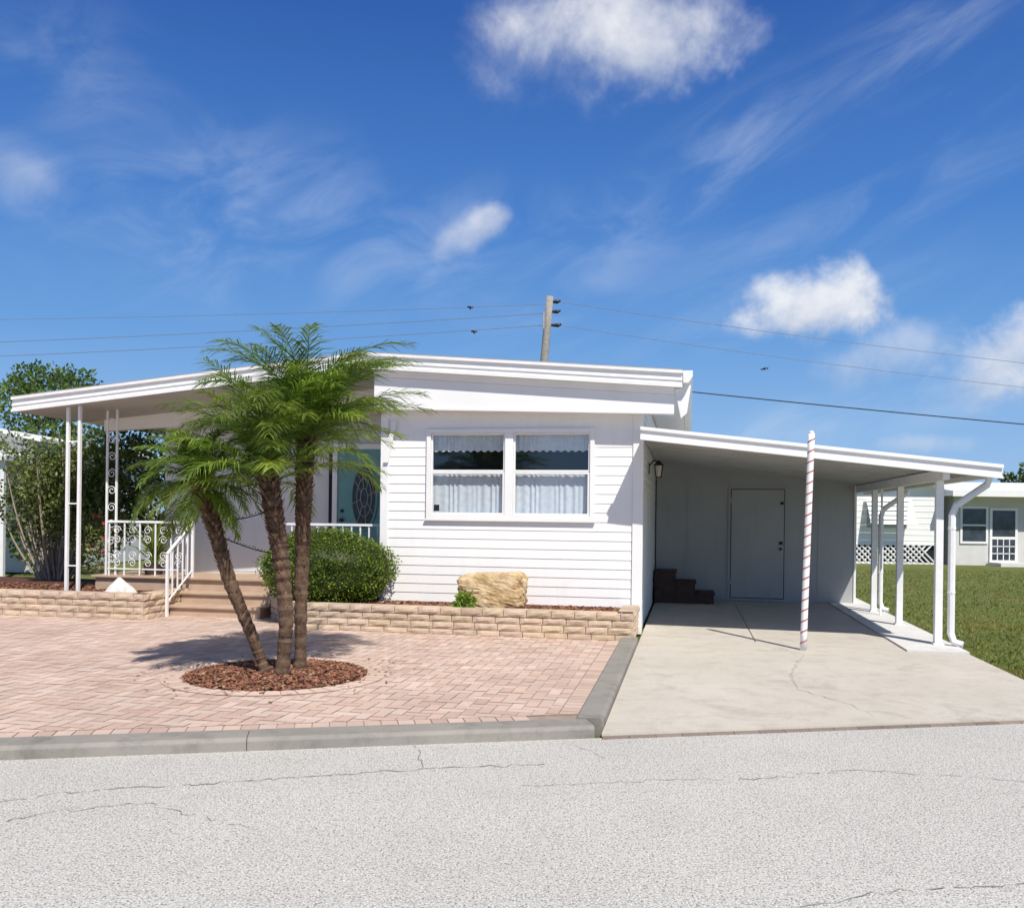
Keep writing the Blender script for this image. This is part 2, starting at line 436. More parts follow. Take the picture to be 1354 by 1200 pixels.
def mound(x,y):
    r=math.hypot(x-PCX,y-PCY); return PV+.009+.015*max(0,1-(r/RM)**2)
g=M()
rings=[(RM*k/8) for k in range(9)]
for k in range(8):
    for i in range(36):
        pts=[]
        for r,a in ((rings[k],i),(rings[k+1],i),(rings[k+1],i+1),(rings[k],i+1)):
            x,y=PCX+r*math.cos(a*math.pi/18),PCY+r*math.sin(a*math.pi/18); pts.append((x,y,mound(x,y)-.002))
        g.poly(pts if k else pts[1:])
struct(g.build('palm_bed',mulchb,recalc=False))
g=M()
def disc(r):
    a=r.uniform(0,6.283); q=(RM+.012)*math.sqrt(r.random()); return (PCX+q*math.cos(a),PCY+q*math.sin(a))
chips(g,disc,9000,mound,3)
def far_(r):
    a=r.uniform(0,6.283); q=RM+.02+.5*r.random()**2.2; return (PCX+q*math.cos(a),PCY+q*math.sin(a))
chips(g,far_,110,lambda x,y:PV+.006,13)
tag(g.build('mulch_chips',mulchm,recalc=False),'round patch of red brown mulch at the foot of the palms','mulch',kind='stuff')

# ------------------------------------------------------------------ mobile home
home=thing('mobile_home','white single storey mobile home with low pitched roof, double front window and shaded porch','house',(0,0,0))
LAP=.13
def siding(m,mp,s0,s1,z0,z1,g0=.36):
    k=math.floor((z0-g0)/LAP); z=g0+k*LAP
    while z<z1-1e-4:
        a,b=max(z,z0),min(z+LAP,z1)
        fa=.0115-.0085*(a-z)/LAP; fb=.0115-.0085*(b-z)/LAP
        m.poly([mp(s0,fa,a),mp(s1,fa,a),mp(s1,fb,b),mp(s0,fb,b)])
        m.poly([mp(s0,.0,a),mp(s1,.0,a),mp(s1,fa,a),mp(s0,fa,a)])
        z+=LAP
FL,FR=-3.72,0.
wu0,wu1,wz0,wz1=-3.02,-.67,1.58,2.80
mpf=lambda s,d,z:(s,-d,z)
g=M()
siding(g,mpf,FL,wu0,.3,3.2); siding(g,mpf,wu1,FR,.3,3.2); siding(g,mpf,wu0,wu1,.3,wz0); siding(g,mpf,wu0,wu1,wz1,3.2)
g.build('front_wall',sidingm,home,recalc=False)
g=M(); siding(g,lambda s,d,z:(d,s,z),0,10,.35,3.35); g.box(-.05,.004,.0,10,0.0,.36)
g.build('side_wall',sidingm,home,recalc=False)
g=M(); siding(g,lambda s,d,z:(s,1.5-d,z),-8.13,-3.7,.5,3.7); siding(g,lambda s,d,z:(-8.13-d,s,z),1.5,10,0.,3.35)
g.box(FL-.01,FL+.05,0.,1.5,.3,3.6)
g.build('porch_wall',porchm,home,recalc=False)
g=M(); g.box(-8.1,-.02,9.9,10,0,3.3); g.build('rear_wall',sidingm,home)
for q in ((-.11,.028,-.03,-.002,.0,3.02),(.0045,.031,-.0285,.12,.0,3.25),(FL-.025,FL+.09,-.03,-.002,.3,3.05)):
    g=M(); g.box(*q); g.build('corner_board',white,home,bevel=.004)
g=M(); g.prism([(FL+.03,2.35),(FL+.10,2.35),(FL+.22,2.95),(FL+.15,2.95)],-.07,-.035); g.build('wall_brace',white,home)
RE=.55
top=[(-9.56,3.32),(-3.9,3.88),(RE,3.545)]
def zr(u):
    a,b=(top[0],top[1]) if u<top[1][0] else (top[1],top[2])
    return a[1]+(b[1]-a[1])*(u-a[0])/(b[0]-a[0])
T=.21
g=M(); g.prism(top+[(p[0],p[1]-T) for p in reversed(top)],-.38,10.2)
roof=g.build('roof',white,home)
g=M()
for a,b in zip(top[:-1],top[1:]):
    g.prism([(a[0],a[1]+.012),(b[0],b[1]+.012),(b[0],b[1]-.035),(a[0],a[1]-.035)],-.415,-.382)
    g.prism([(a[0],a[1]-.105),(b[0],b[1]-.105),(b[0],b[1]-.13),(a[0],a[1]-.13)],-.395,-.382)
    g.prism([(a[0],a[1]-T+.03),(b[0],b[1]-T+.03),(b[0],b[1]-T-.012),(a[0],a[1]-T-.012)],-.41,-.382)
g.build('fascia_trim',white_b,roof)
g=M()
for a,b in zip(top[:-1],top[1:]):
    g.prism([(a[0],a[1]+.017),(b[0],b[1]+.017),(b[0],b[1]+.0125),(a[0],a[1]+.0125)],-.42,-.2)
g.build('drip_edge',trimg,roof)
g=M(); g.prism([(-9.5,zr(-9.5)-T-.003),(-3.79,zr(-3.79)-T-.003),(-3.79,zr(-3.79)-T-.015),(-9.5,zr(-9.5)-T-.015)],-.37,1.19); g.build('porch_ceiling',ceilm,home)  # panel added below the white roof, shade painted into its colour
ez=top[2][1]
g=M()
g.prism([(RE+.005,ez),(RE+.13,ez),(RE+.13,ez-.08),(RE+.08,ez-.16),(RE+.005,ez-.16)],-.40,10.2)
g.build('gutter',white_b,roof,bevel=.004)
g=M(); g.prism([(.445,ez-.215),(RE,ez-.215),(RE+.11,ez-.17),(RE+.06,3.0),(.53,2.93)],-.25,-.20); g.build('gutter_end',white_b,roof,bevel=.004)
g=M(); u0,u1=FL-.05,.44
g.prism([(u0,zr(u0)-T-.002),(u1,zr(u1)-T-.002),(u1,zr(u1)-T-.10),(u0,zr(u0)-T-.10)],-.30,-.004)
g.prism([(u0,zr(u0)-T-.102),(u1,zr(u1)-T-.102),(u1,2.99),(u0,3.10)],-.27,-.004)
g.prism([(u0,3.135),(u1,3.025),(u1,2.985),(u0,3.095)],-.285,-.271)
g.build('gable_panel',white,home,bevel=.004)
g=M(); g.prism([(-9.1,zr(-9.1)-T-.002),(-3.78,zr(-3.78)-T-.002),(-3.78,zr(-3.78)-T-.42),(-9.1,zr(-9.1)-T-.2)],1.2,1.36); g.build('porch_beam',white,home)
win=M()
def frame(m,a0,a1,z0,z1,t,v0,v1,tb=None):
    tb=tb or t
    m.box(a0,a0+t,v0,v1,z0,z1); m.box(a1-t,a1,v0,v1,z0,z1); m.box(a0+t,a1-t,v0,v1,z1-tb,z1); m.box(a0+t,a1-t,v0,v1,z0,z0+tb)
frame(win,wu0-.03,wu1+.03,wz0-.03,wz1+.03,.06,-.05,.03)
um=(wu0+wu1)/2
win.box(um-.06,um+.06,-.048,.03,wz0+.03,wz1-.03)
window=win.build('window',white,home,bevel=.004)
g=M(); g.box(wu0-.05,wu1+.05,-.062,-.02,wz0-.058,wz0-.032); g.build('sill',white,window,bevel=.004)
zm=2.20
for a,b in ((wu0+.032,um-.062),(um+.062,wu1-.032)):
    s_=M(); frame(s_,a,b,wz0+.032,zm+.02,.03,-.035,.0); s_.box(a+.03,b-.03,-.034,0,zm-.01,zm+.019)
    frame(s_,a,b,zm+.025,wz1-.032,.024,-.02,.02)
    s_.build('sash',white_b,window,bevel=.003)
    p_=M(); p_.poly([(a+.025,-.012,wz0+.055),(b-.025,-.012,wz0+.055),(b-.025,-.012,zm-.005),(a+.025,-.012,zm-.005)]); p_.build('pane',glass,window,recalc=False)
    p_=M(); p_.poly([(a+.02,.006,zm+.04),(b-.02,.006,zm+.04),(b-.02,.006,wz1-.05),(a+.02,.006,wz1-.05)]); p_.build('pane',glass,window,recalc=False)
    def pleat(z0,z1,n,amp,ph):
        c_=M(); k=200; prev=None
        for i in range(k+1):
            x=a-.03+(b-a+.06)*i/k; y=.07+amp*math.sin(i/k*n*6.283+ph+1.6*math.sin(i*.11))*(.6+.4*math.sin(i*.07+ph))
            cur=((x,y+.01,z0+.012*math.sin(i*.35)),(x,y*.6+.03,z1))
            if prev: c_.poly([prev[0],cur[0],cur[1],prev[1]])
            prev=cur
        c_.build('curtain',curt,window,smooth=True,recalc=False)
    pleat(wz0-.05,zm-.01,13,.015,a); pleat(2.52,wz1+.03,19,.012,a+1)
g=M()
for q in [[(wu0-.1,.35,1.4),(wu1+.1,.35,1.4),(wu1+.1,.35,3),(wu0-.1,.35,3)],[(wu0-.1,.03,1.4),(wu1+.1,.03,1.4),(wu1+.1,.35,1.4),(wu0-.1,.35,1.4)],[(wu0-.1,.03,3),(wu1+.1,.03,3),(wu1+.1,.35,3),(wu0-.1,.35,3)],[(wu0-.1,.03,1.4),(wu0-.1,.35,1.4),(wu0-.1,.35,3),(wu0-.1,.03,3)],[(wu1+.1,.03,1.4),(wu1+.1,.35,1.4),(wu1+.1,.35,3),(wu1+.1,.03,3)]]: g.poly(q)
g.build('dark_room',dark,window,recalc=False)
g=M(); g.box(wu0+.08,wu0+.16,-.018,-.014,wz0+.08,wz0+.17); g.build('sticker',dark,window)
du0,du1,dz0,dz1=-4.98,-4.06,.57,2.66
g=M(); g.box(du0,du1,1.42,1.47,dz0,dz1); frame(g,du0+.1,du1-.1,dz0+.1,dz0+.45,.03,1.405,1.421)
door=g.build('front_door',teal,home,bevel=.006)
cx_,cz_=(du0+du1)/2,1.87
def oval(rx,rz,v,n=40): return [(cx_+rx*math.cos(6.2832*i/n),v,cz_+rz*math.sin(6.2832*i/n)) for i in range(n)]
g=M(); g.poly(oval(.2,.5,1.414)); og=g.build('oval_glass',leadglass,door,recalc=False)
g=M(); P=oval(.215,.515,1.41); g.tube(P+[P[0]],.022,6); g.build('oval_trim',teal,door)
g=M()
for k in (.62,.3):
    P=oval(.2*k,.5*k,1.408); g.tube(P+[P[0]],.006,5)
for i in range(8):
    a=6.2832*i/8+.2; g.tube([(cx_+.06*math.cos(a),1.408,cz_+.15*math.sin(a)),(cx_+.2*math.cos(a),1.408,cz_+.5*math.sin(a))],.005,4)
g.build('lead_came',trimg,og)
g=M(); g.tube([(du0+.08,1.42,1.5),(du0+.08,1.36,1.5)],.03,10); g.build('handle',black,door)
g=M(); g.tube([(du0+.08,1.42,1.65),(du0+.08,1.40,1.65)],.028,10); g.build('deadbolt',black,door)
g=M(); frame(g,du0-.09,du1+.09,dz0-.02,dz1+.08,.085,1.40,1.485); g.build('door_frame',white,home,bevel=.004)
g=M(); g.box(du0-.16,du0-.1,1.43,1.47,dz0,dz1); g.build('storm_door_edge',dark,home)  # dark sliver of the storm door, left of the front door
SR=-5.5
g=M(); g.box(-8.62,-3.73,.35,1.49,.05,.55); g.box(-8.66,-3.73,.30,1.49,.55,.585); g.build('porch_floor',tanstep,home,bevel=.006)
st=M(); st.box(LS,SR,.08,.345,.03,.345); steps=st.build('porch_steps',tanstep,home)
g=M(); g.box(LS-.02,SR+.02,.04,.345,.345,.385); g.build('tread',tanstep,steps,bevel=.008)
g=M(); g.box(LS,SR,-.22,.078,.03,.17); g.build('riser',tanstep,steps)
g=M(); g.box(LS-.02,SR+.02,-.26,.078,.17,.21); g.build('tread',tanstep,steps,bevel=.008)
def scroll(m,x,y,z,r,sgn=1,n=22):
    pts=[]
    for i in range(n):
        a=i/n*9.5; q=r*(1-i/n*.8)
        pts.append((x+q*math.cos(a)*sgn,y,z+q*math.sin(a)))
    m.tube(pts,.006,5)
g=M(); a0,a1,vv=-8.42,LS-.08,.38
g.box(a0,a1,vv-.02,vv+.02,1.42,1.455); rl=g.build('porch_railing',white_b,home)
g=M(); g.box(a0,a1,vv-.012,vv+.012,.68,.70); g.build('bottom_rail',white_b,rl)
for i in range(6):
    g=M(); x=a0+.02+i*(a1-a0-.04)/5; g.box(x-.01,x+.01,vv-.01,vv+.01,.586,1.419); g.build('baluster',white_b,rl)
for i in range(5):
    x=a0+.02+(i+.5)*(a1-a0-.04)/5
    for zz,s_ in ((1.3,1),(1.15,-1),(.9,1),(.78,-1)):
        g=M(); scroll(g,x,vv,zz,.07,s_); g.build('scroll',white_b,rl)
g=M(); a0,a1=-5.45,-3.76
g.box(a0,a1,vv-.02,vv+.02,1.42,1.455); rl=g.build('porch_railing',white_b,home)
for i in range(13):
    g=M(); x=a0+.02+i*(a1-a0-.04)/12; g.box(x-.01,x+.01,vv-.01,vv+.01,.586,1.419); g.build('baluster',white_b,rl)
g=M(); A=Vector((LS+.03,-.36,.98)); B=Vector((LS+.03,.33,1.44))
g.tube([A+Vector((0,-.02,-.01)),B],.024,8); hr=g.build('stair_handrail',white_b,home)
g=M(); g.tube([A-Vector((0,0,.72)),B-Vector((0,0,.74))],.012,6); g.build('bottom_rail',white_b,hr)
for i in range(6):
    t=i/5; p=A.lerp(B,t)
    low = .05 if i==0 else (.585 if i==5 else p.z-.73)
    rr_=.018 if i in (0,5) else .009
    g=M(); g.box(p.x-rr_,p.x+rr_,p.y-rr_,p.y+rr_,low,p.z); g.build('baluster',white_b,hr)
g=M()
for x in (-8.70,-8.50): g.box(x-.022,x+.022,-.25,-.205,.36,zr(x)-T-.016)
for k in range(3): g.box(-8.68,-8.52,-.235,-.22,.75+k*.95,.77+k*.95)
g.build('porch_post',white_b,home)
g=M()
for x in (-8.47,-8.30): g.box(x-.014,x+.014,.39,.418,.586,zr(x)-T-.016)
for k in range(9): scroll(g,-8.385,.404,.85+k*.27,.078,1 if k%2 else -1)
g.build('porch_post',white_b,home)

# ------------------------------------------------------------------ carport
cp=thing('carport','white flat roofed carport attached to the right side of the mobile home','carport',(2,0,0))
def zc(u): return 2.75-.1126*u
def cprism(m,u0,u1,t0,t1,v0,v1): m.prism([(u0,zc(u0)-t0),(u1,zc(u1)-t0),(u1,zc(u1)-t1),(u0,zc(u0)-t1)],v0,v1)
g=M(); cprism(g,.035,4.25,.0,.07,-.66,7.6)
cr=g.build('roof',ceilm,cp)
g=M()
for i in range(26): cprism(g,.05,4.2,.0705,.083,-.5+i*.305,-.485+i*.305)
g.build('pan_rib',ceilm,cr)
g=M(); cprism(g,.02,4.35,-.02,.135,-.72,-.662); cprism(g,.02,4.36,-.03,.015,-.75,-.721); cprism(g,.02,4.36,.105,.14,-.738,-.721)
g.build('fascia',white,cp,bevel=.004)
g=M(); z=zc(4.26); g.prism([(4.252,z+.02),(4.38,z+.02),(4.38,z-.06),(4.33,z-.13),(4.252,z-.13)],-.66,7.6); g.build('gutter',white_b,cp,bevel=.004)
zb=zc(3.75)-.085
g=M(); g.box(3.71,3.79,-.62,7.5,zb-.13,zb-.002); g.build('beam',white_b,cp)
for v_ in (-.33,1.82,3.72,5.7):
    g=M(); g.box(3.70,3.79,v_-.045,v_+.045,.05,zb-.132); g.box(3.68,3.81,v_-.065,v_+.065,.05,.07); g.build('post',white_b,cp,bevel=.006)
g=M(); g.box(3.745,3.775,3.2,3.23,.05,zb-.132); g.build('post',white_b,cp)
for v_ in (-.38,3.9):
    g=M(); g.tube([(4.31,v_,zc(4.3)-.12),(4.29,v_,zc(4.3)-.2),(3.93,v_,1.80),(3.885,v_,1.68),(3.885,v_,.2),(3.91,v_-.05,.1),(4.0,v_-.1,.07)],.045,8)
    for zz in (1.5,.7): g.tube([(3.885,v_,zz),(3.885,v_,zz+.03)],.05,8)
    g.build('downspout',white_b,cp)
sh=thing('storage_shed','white panelled storage room closing the back of the carport','shed',(2,5.3,0))
SV=5.3
g=M(); g.prism([(.03,.0),(3.68,.0),(3.68,zc(3.68)-.075),(.03,zc(.03)-.075)],SV,7.5)
for u in (.62,3.05): g.box(u-.012,u+.012,SV-.008,SV-.001,.0,zc(u)-.1)
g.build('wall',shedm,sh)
g=M(); g.box(3.684,3.72,SV-.02,SV+.1,0,zc(3.7)-.08); g.build('corner_trim',white_b,sh)
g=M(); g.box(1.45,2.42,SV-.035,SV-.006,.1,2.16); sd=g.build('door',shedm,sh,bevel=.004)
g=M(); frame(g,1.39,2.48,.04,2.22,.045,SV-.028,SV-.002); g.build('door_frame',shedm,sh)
g=M(); g.box(1.437,2.433,SV-.005,SV-.0015,.085,2.173); g.build('door_gap',dark,sh)
for z in (.35,1.9):
    g=M(); g.box(1.425,1.47,SV-.045,SV-.036,z,z+.1); g.build('hinge',trimg,sd)
g=M(); g.box(2.33,2.40,SV-.05,SV-.036,1.12,1.18); g.build('latch',black,sd)
g=M(); g.tube([(2.36,SV-.036,1.04),(2.36,SV-.09,1.04)],.025,10); g.build('knob',black,sd)
g=M(); g.box(2.35,2.41,SV-.042,SV-.036,1.88,1.93); g.build('door_plate',dark,sd)
stp=thing('wooden_steps','small dark brown three step stairs against the house wall inside the carport','steps',(.6,4.7,0))
for i,(a,b,z) in enumerate(((.04,.42,.62),(.42,.78,.43),(.78,1.12,.23))):
    g=M(); g.box(a+.002,b-.002,4.45,5.2,.03,z-.04); g.build('riser',brown,stp)
    g=M(); g.box(a+.003,b+.02,4.43,5.2,z-.038,z); g.build('tread',brown,stp,bevel=.006)
ln=thing('wall_lantern','small black lantern light on the house side wall under the carport roof','lamp',(.02,1.8,2.3))
g=M(); g.box(.025,.04,1.76,1.84,2.28,2.46); g.tube([(.04,1.8,2.42),(.10,1.8,2.50),(.18,1.8,2.47)],.01,6); g.build('bracket',black,ln)
g=M()
for a in (-1,1):
    for b in (-1,1): g.tube([(.18+a*.04,1.8+b*.04,2.24),(.18+a*.062,1.8+b*.062,2.42)],.007,5)
g.prism([(.18-.075,1.8-.075),(.18+.075,1.8-.075),(.18+.075,1.8+.075),(.18-.075,1.8+.075)],2.42,2.435,'z')
g.tube([(.18,1.8,2.435),(.18,1.8,2.50)],[.085,.012],4); g.box(.135,.225,1.755,1.845,2.225,2.24)
g.build('cage',black,ln)
g=M(); g.tube([(.18,1.8,2.242),(.18,1.8,2.415)],[.045,.062],8); g.build('glass',mk('lamp_glass',(.55,.53,.45),None,5,.2),ln)
b0=at(1062,862,10.93); b0.z=d0; t0=at(1073,573,10.93)
pl=thing('striped_pole','slender white pole wrapped in a thin red spiral stripe in front of the carport','pole',b0,'w')
ax=(t0-b0).normalized(); Lp=(t0-b0).length
g=M(); g.tube([b0+ax*(Lp*i/12) for i in range(13)],.040,14); g.tube([t0,t0+ax*.03],[.04,.02],14); g.build('shaft',white,pl,smooth=True)
g=M(); a=ax.orthogonal().normalized(); b=ax.cross(a); prev=None; turns=20; n=turns*16
for i in range(n+1):
    t=i/n; q=t*turns*6.2832; e=(a*math.cos(q)+b*math.sin(q))*.0415
    c0=b0+ax*(.02+t*(Lp-.06))+e; c1=c0+ax*.019
    if prev: g.poly([prev[0],c0,c1,prev[1]])
    prev=(c0,c1)
g.build('spiral_stripe',stripem,pl,recalc=False)

# ------------------------------------------------------------------ vegetation
def leaf(m,p,d,l,w_,rr,col):
    d=d.normalized(); s=d.cross(Vector((rr.gauss(0,1),rr.gauss(0,1),rr.gauss(0,1)))).normalized()
    m.poly([p,p+d*l*.5+s*w_,p+d*l,p+d*l*.5-s*w_],col)
def rv(rr):
    while True:
        v=Vector((rr.uniform(-1,1),rr.uniform(-1,1),rr.uniform(-1,1)))
        if .05<v.length<1: return v.normalized()
def cloud(m,c,rad,n,l,seed,clump=.5,shell=.55,tone=(.55,1.35),sc=2.2,minz=None,aspect=.32):
    rr=random.Random(seed); c=Vector(c); k=0; tries=0
    while k<n and tries<n*8:
        tries+=1
        d=rv(rr); q=shell+(1-shell)*rr.random()**.6
        f=1+.28*noise.noise(d*sc+c)+.15*noise.noise(d*sc*2.4+c)
        p=Vector((c.x+d.x*rad[0]*q*f,c.y+d.y*rad[1]*q*f,c.z+d.z*rad[2]*q*f))
        if minz is not None and p.z<minz: continue
        nn=noise.noise(p*(2.2/max(rad))*2+Vector((seed,0,0)))
        if nn<-.05 and rr.random()<clump: continue
        t=rr.uniform(*tone)*(1+.5*nn)
        leaf(m,p,d+rv(rr)*1.1,l*rr.uniform(.6,1.3),l*aspect*rr.uniform(.7,1.2),rr,(t,t*rr.uniform(.92,1.08),t*rr.uniform(.7,1.1))); k+=1
def catmull(P,n):
    P=[Vector(p) for p in P]; P=[P[0]*2-P[1]]+P+[P[-1]*2-P[-2]]; out=[]
    for i in range(1,len(P)-2):
        for k in range(n):
            t=k/n; a,b,c,d=P[i-1:i+3]
            out.append(.5*((2*b)+(c-a)*t+(2*a-5*b+4*c-d)*t*t+(3*b-a-3*c+d)*t**3))
    out.append(P[-2]); return out
def palm(label,pix,Y0,Y1,r0,r1,N,Lf,seed,wind,e0=84,e1=-20,bendk=(70,100),bendf=.4,lift=0):
    rr=random.Random(seed); k=len(pix)
    pts=[at(p[0],p[1],Y0+(Y1-Y0)*i/(k-1)) for i,p in enumerate(pix)]; pts[0].z=PV+.02
    t=thing('palm_tree',label,'palm tree',pts[0],'w','pygmy date palms in the round mulch bed')
    path=catmull(pts,16); n=len(path)
    rad=[]
    for i in range(n):
        s=i/(n-1); r=r0+(r1-r0)*min(1,s*1.15)
        if s<.07: r*=1+.35*(1-s/.07)
        rad.append(r*(1+.09*math.sin(i*2.1)+rr.uniform(-.07,.07)))
    g=M(); g.tube(path,rad,12,(1,1,1))
    for i in range(int(n*8)):
        s=.05+.95*i/(n*8); q=s*(n-1); a=path[min(int(q),n-2)].lerp(path[min(int(q)+1,n-1)],q-int(q))
        r=r0+(r1-r0)*min(1,s*1.15); ang=i*2.39996; tang=(path[min(int(q)+1,n-1)]-path[max(int(q)-1,0)]).normalized()
        x=tang.orthogonal().normalized(); y=tang.cross(x); d=x*math.cos(ang)+y*math.sin(ang)
        l=(.22+.95*s*s)*rr.uniform(.02,.06); tt=rr.uniform(.45,2.0)
        sd_=tang.cross(d); b=a+d*r*.85
        w_=.018*(.45+.6*s)
        g.mesh([b-sd_*w_,b+sd_*w_,b+d*l+tang*l*1.2+sd_*w_*.5,b+d*l+tang*l*1.2-sd_*w_*.5,b-tang*.02],[(0,1,2,3),(0,4,1),(1,4,2),(4,3,2),(0,3,4)],(tt,tt*.95,tt*.9))
    g.build('trunk',barkm,t,recalc=False)
    top_=path[-1]; g=M(); wv=Vector(wind)
    for i in range(N):
        f=i/(N-1); az=i*2.39996+rr.uniform(-.3,.3)
        h=Vector((math.cos(az),math.sin(az),0))
        e=e0-(e0-e1)*f**1.1+rr.uniform(-9,9)
        if h.x>.25: e+=lift*f
        e=R(e); ln_=Lf*rr.uniform(.82,1.12)*(1-.12*f)
        p=top_+Vector((0,0,-.10*f))+h*.03; seg=18; rp_=[p]; el=e
        bend=R(rr.uniform(*bendk))*(1-bendf*f)
        dirs=[]
        for j in range(seg):
            s=j/seg; el=e-bend*s**1.35
            d=h*math.cos(el)+Vector((0,0,math.sin(el)))+wv*(.1+s*.8)
            d.normalize(); dirs.append(d); p=p+d*(ln_/seg); rp_.append(p)
        dirs.append(dirs[-1])
        tn=rr.uniform(.75,1.25)
        g.tube(rp_,[.0075*(1-.8*j/seg) for j in range(seg+1)],4,(1.4*tn,1.3*tn,1.1*tn))
        nl=54
        for side in (-1,1):
            for q in range(nl):
                s=.10+.90*q/(nl-1); x=s*seg; j=min(int(x),seg-1); a=rp_[j].lerp(rp_[j+1],x-j); d=dirs[j]
                sv=d.cross(Vector((0,0,1)))
                if sv.length<.05: sv=h.cross(Vector((0,0,1)))
                sv=sv.normalized()*side; upv=sv.cross(d)*side
                ll=.275*(math.sin(math.pi*(.12+.80*s))**.7)*rr.uniform(.75,1.15)*Lf
                ang=R(56-28*s+rr.uniform(-10,10))
                ld=d*math.cos(ang)+sv*math.sin(ang)+upv*rr.uniform(-.25,.25)
                ld=(ld+wv*.25).normalized()
                m1=a+ld*ll*.5; ld2=(ld+Vector((0,0,-.55))+wv*.25).normalized(); m2=m1+ld2*ll*.5
                wd=ld.cross(upv+rv(rr)*.5).normalized()*.0054*rr.uniform(.8,1.25)
                tt=tn*rr.uniform(.65,1.35); cc=(tt*(1.1 if s>.7 else 1),tt,tt*.9)
                if f>.85 and rr.random()<.3: cc=(tt*1.5,tt*1.2,tt*.9)
                g.poly([a-wd*.6,a+wd*.6,m1+wd,m1-wd],cc); g.poly([m1-wd,m1+wd,m2],cc)
    g.build('crown',palmm,t,recalc=False)
    return t
palm('leaning palm with the lowest, smallest crown, leftmost of the three palms',[(351,884),(334,842),(304,768),(283,696),(262,632)],8.72,8.70,.045,.075,38,.74,3,(.0,0,.02),86,-22,(85,118),.35)
palm('middle palm of the three with its rough dark trunk in front of the steps',[(373,888),(378,820),(372,740),(364,690),(354,626)],8.62,8.6,.058,.09,36,1.24,5,(-.10,0,.10),88,0,(80,116),.42,22)
palm('tallest straight palm with the largest crown, rightmost of the three palms',[(397,878),(398,800),(400,720),(402,650),(405,574)],8.95,8.95,.053,.086,52,1.34,9,(.36,-.02,.10),88,12,(80,116),.48,14)
for (a,b,lb) in (((366,672,8.6),(288,690,8.68),'upper'),((373,734,8.6),(298,712,8.68),'lower')):
    g=M(); A=at(*a); B=at(*b); pts=[A.lerp(B,i/10)+Vector((0,0,-.02*math.sin(i/10*3.14))) for i in range(11)]; g.tube(pts,.006,5)
    for i in range(14):
        q=A.lerp(B,.25+.75*i/14); g.tube([q,q+Vector((rnd.uniform(-.03,.03),rnd.uniform(-.03,.03),rnd.uniform(-.04,.04)))],[.006,.001],4)
    o=g.build('tie_strap',black,at0=B); tag(o,'%s thin dark spiky strap tied between the left and middle palm trunks'%lb,'strap')

def bush():
    c=W(-4.38,-.43,.82)
    t=thing('round_bush','dense clipped round green bush behind the palm trunks beside the window','bush',(c.x,c.y,.36),'w')
    RX,RY,RZ=.86,.62,.54
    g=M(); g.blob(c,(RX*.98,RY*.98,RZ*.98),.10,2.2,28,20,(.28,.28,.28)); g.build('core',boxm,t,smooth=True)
    g=M(); rr=random.Random(3)
    for _ in range(13000):
        d=rv(rr); k=1+.10*(noise.noise(d*2.2+c)+.5*noise.noise(d*5.9+c)); q=rr.uniform(.97,1.11)+.06*noise.noise(d*9)
        p=Vector((c.x+d.x*RX*k*q,c.y+d.y*RY*k*q,c.z+d.z*RZ*k*q))
        if p.z<.36 or p.y>W(-4,-.03).y+.2: continue
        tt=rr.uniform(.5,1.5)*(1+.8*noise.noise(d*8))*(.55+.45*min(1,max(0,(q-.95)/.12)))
        leaf(g,p,d*.8+rv(rr),rr.uniform(.02,.042),.011,rr,(tt*1.05,tt,tt*.8))
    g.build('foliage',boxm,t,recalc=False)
bush()
g=M(); cc=Vector((-1.93,-.62,.595))
vs=[]; n,m_=64,44
for i in range(m_+1):
    th=math.pi*i/m_
    for j in range(n):
        ph=6.28318*j/n; d=Vector((math.sin(th)*math.cos(ph),math.sin(th)*math.sin(ph),math.cos(th)))
        k=1/((abs(d.x)**9+abs(d.y)**9+abs(d.z)**9)**(1/9))
        k*=1+.07*noise.noise(d*2.3)+.05*noise.noise(d*5)-.06*abs(noise.noise(d*8))+.025*noise.noise(d*17)
        sk=.06*(cc.z+d.z-.6)
        vs.append((cc.x+d.x*.44*k-sk*.3,cc.y+d.y*.26*k,max(.35,cc.z+d.z*.235*k+.03*d.x*(d.z>0))))
g.mesh(vs,[(i*n+j,i*n+(j+1)%n,(i+1)*n+(j+1)%n,(i+1)*n+j) for i in range(m_) for j in range(n)])
tag(g.build('boulder',rockm,at0=(-1.93,-.62,.35),frame='h',smooth=False),'blocky ochre boulder in the bed below the front window','rock')
g=M(); cloud(g,(-2.24,-.95,.46),(.14,.09,.13),420,.055,4,.2,.1,(.8,1.7),minz=.36); tag(g.build('small_plant',boxm,at0=(-2.24,-.95,.36),frame='h',recalc=False),'small green plant in front of the ochre boulder','plant')
# white rock: one low pyramidal stone
wr=UV(at(160,772,13.6)); g=M(); vs=[]; n,m_=28,16
for i in range(m_+1):
    t=i/m_
    for j in range(n):
        a=6.28318*j/n; rr_=(1-t**1.3)*.9+.06; d=Vector((math.cos(a),math.sin(a),t))
        k=rr_*(1+.16*noise.noise(d*1.9)+.07*noise.noise(d*5))
        vs.append((wr[0]+.28*math.cos(a)*k-.03*t,wr[1]+.2*math.sin(a)*k,.34+.27*t))
g.mesh(vs,[(i*n+j,i*n+(j+1)%n,(i+1)*n+(j+1)%n,(i+1)*n+j) for i in range(m_) for j in range(n)]+[tuple(m_*n+j for j in range(n))])
tag(g.build('white_rock',wrockm,at0=(wr[0],wr[1],.36),frame='h'),'small pale white rock in the raised bed left of the porch steps','rock')

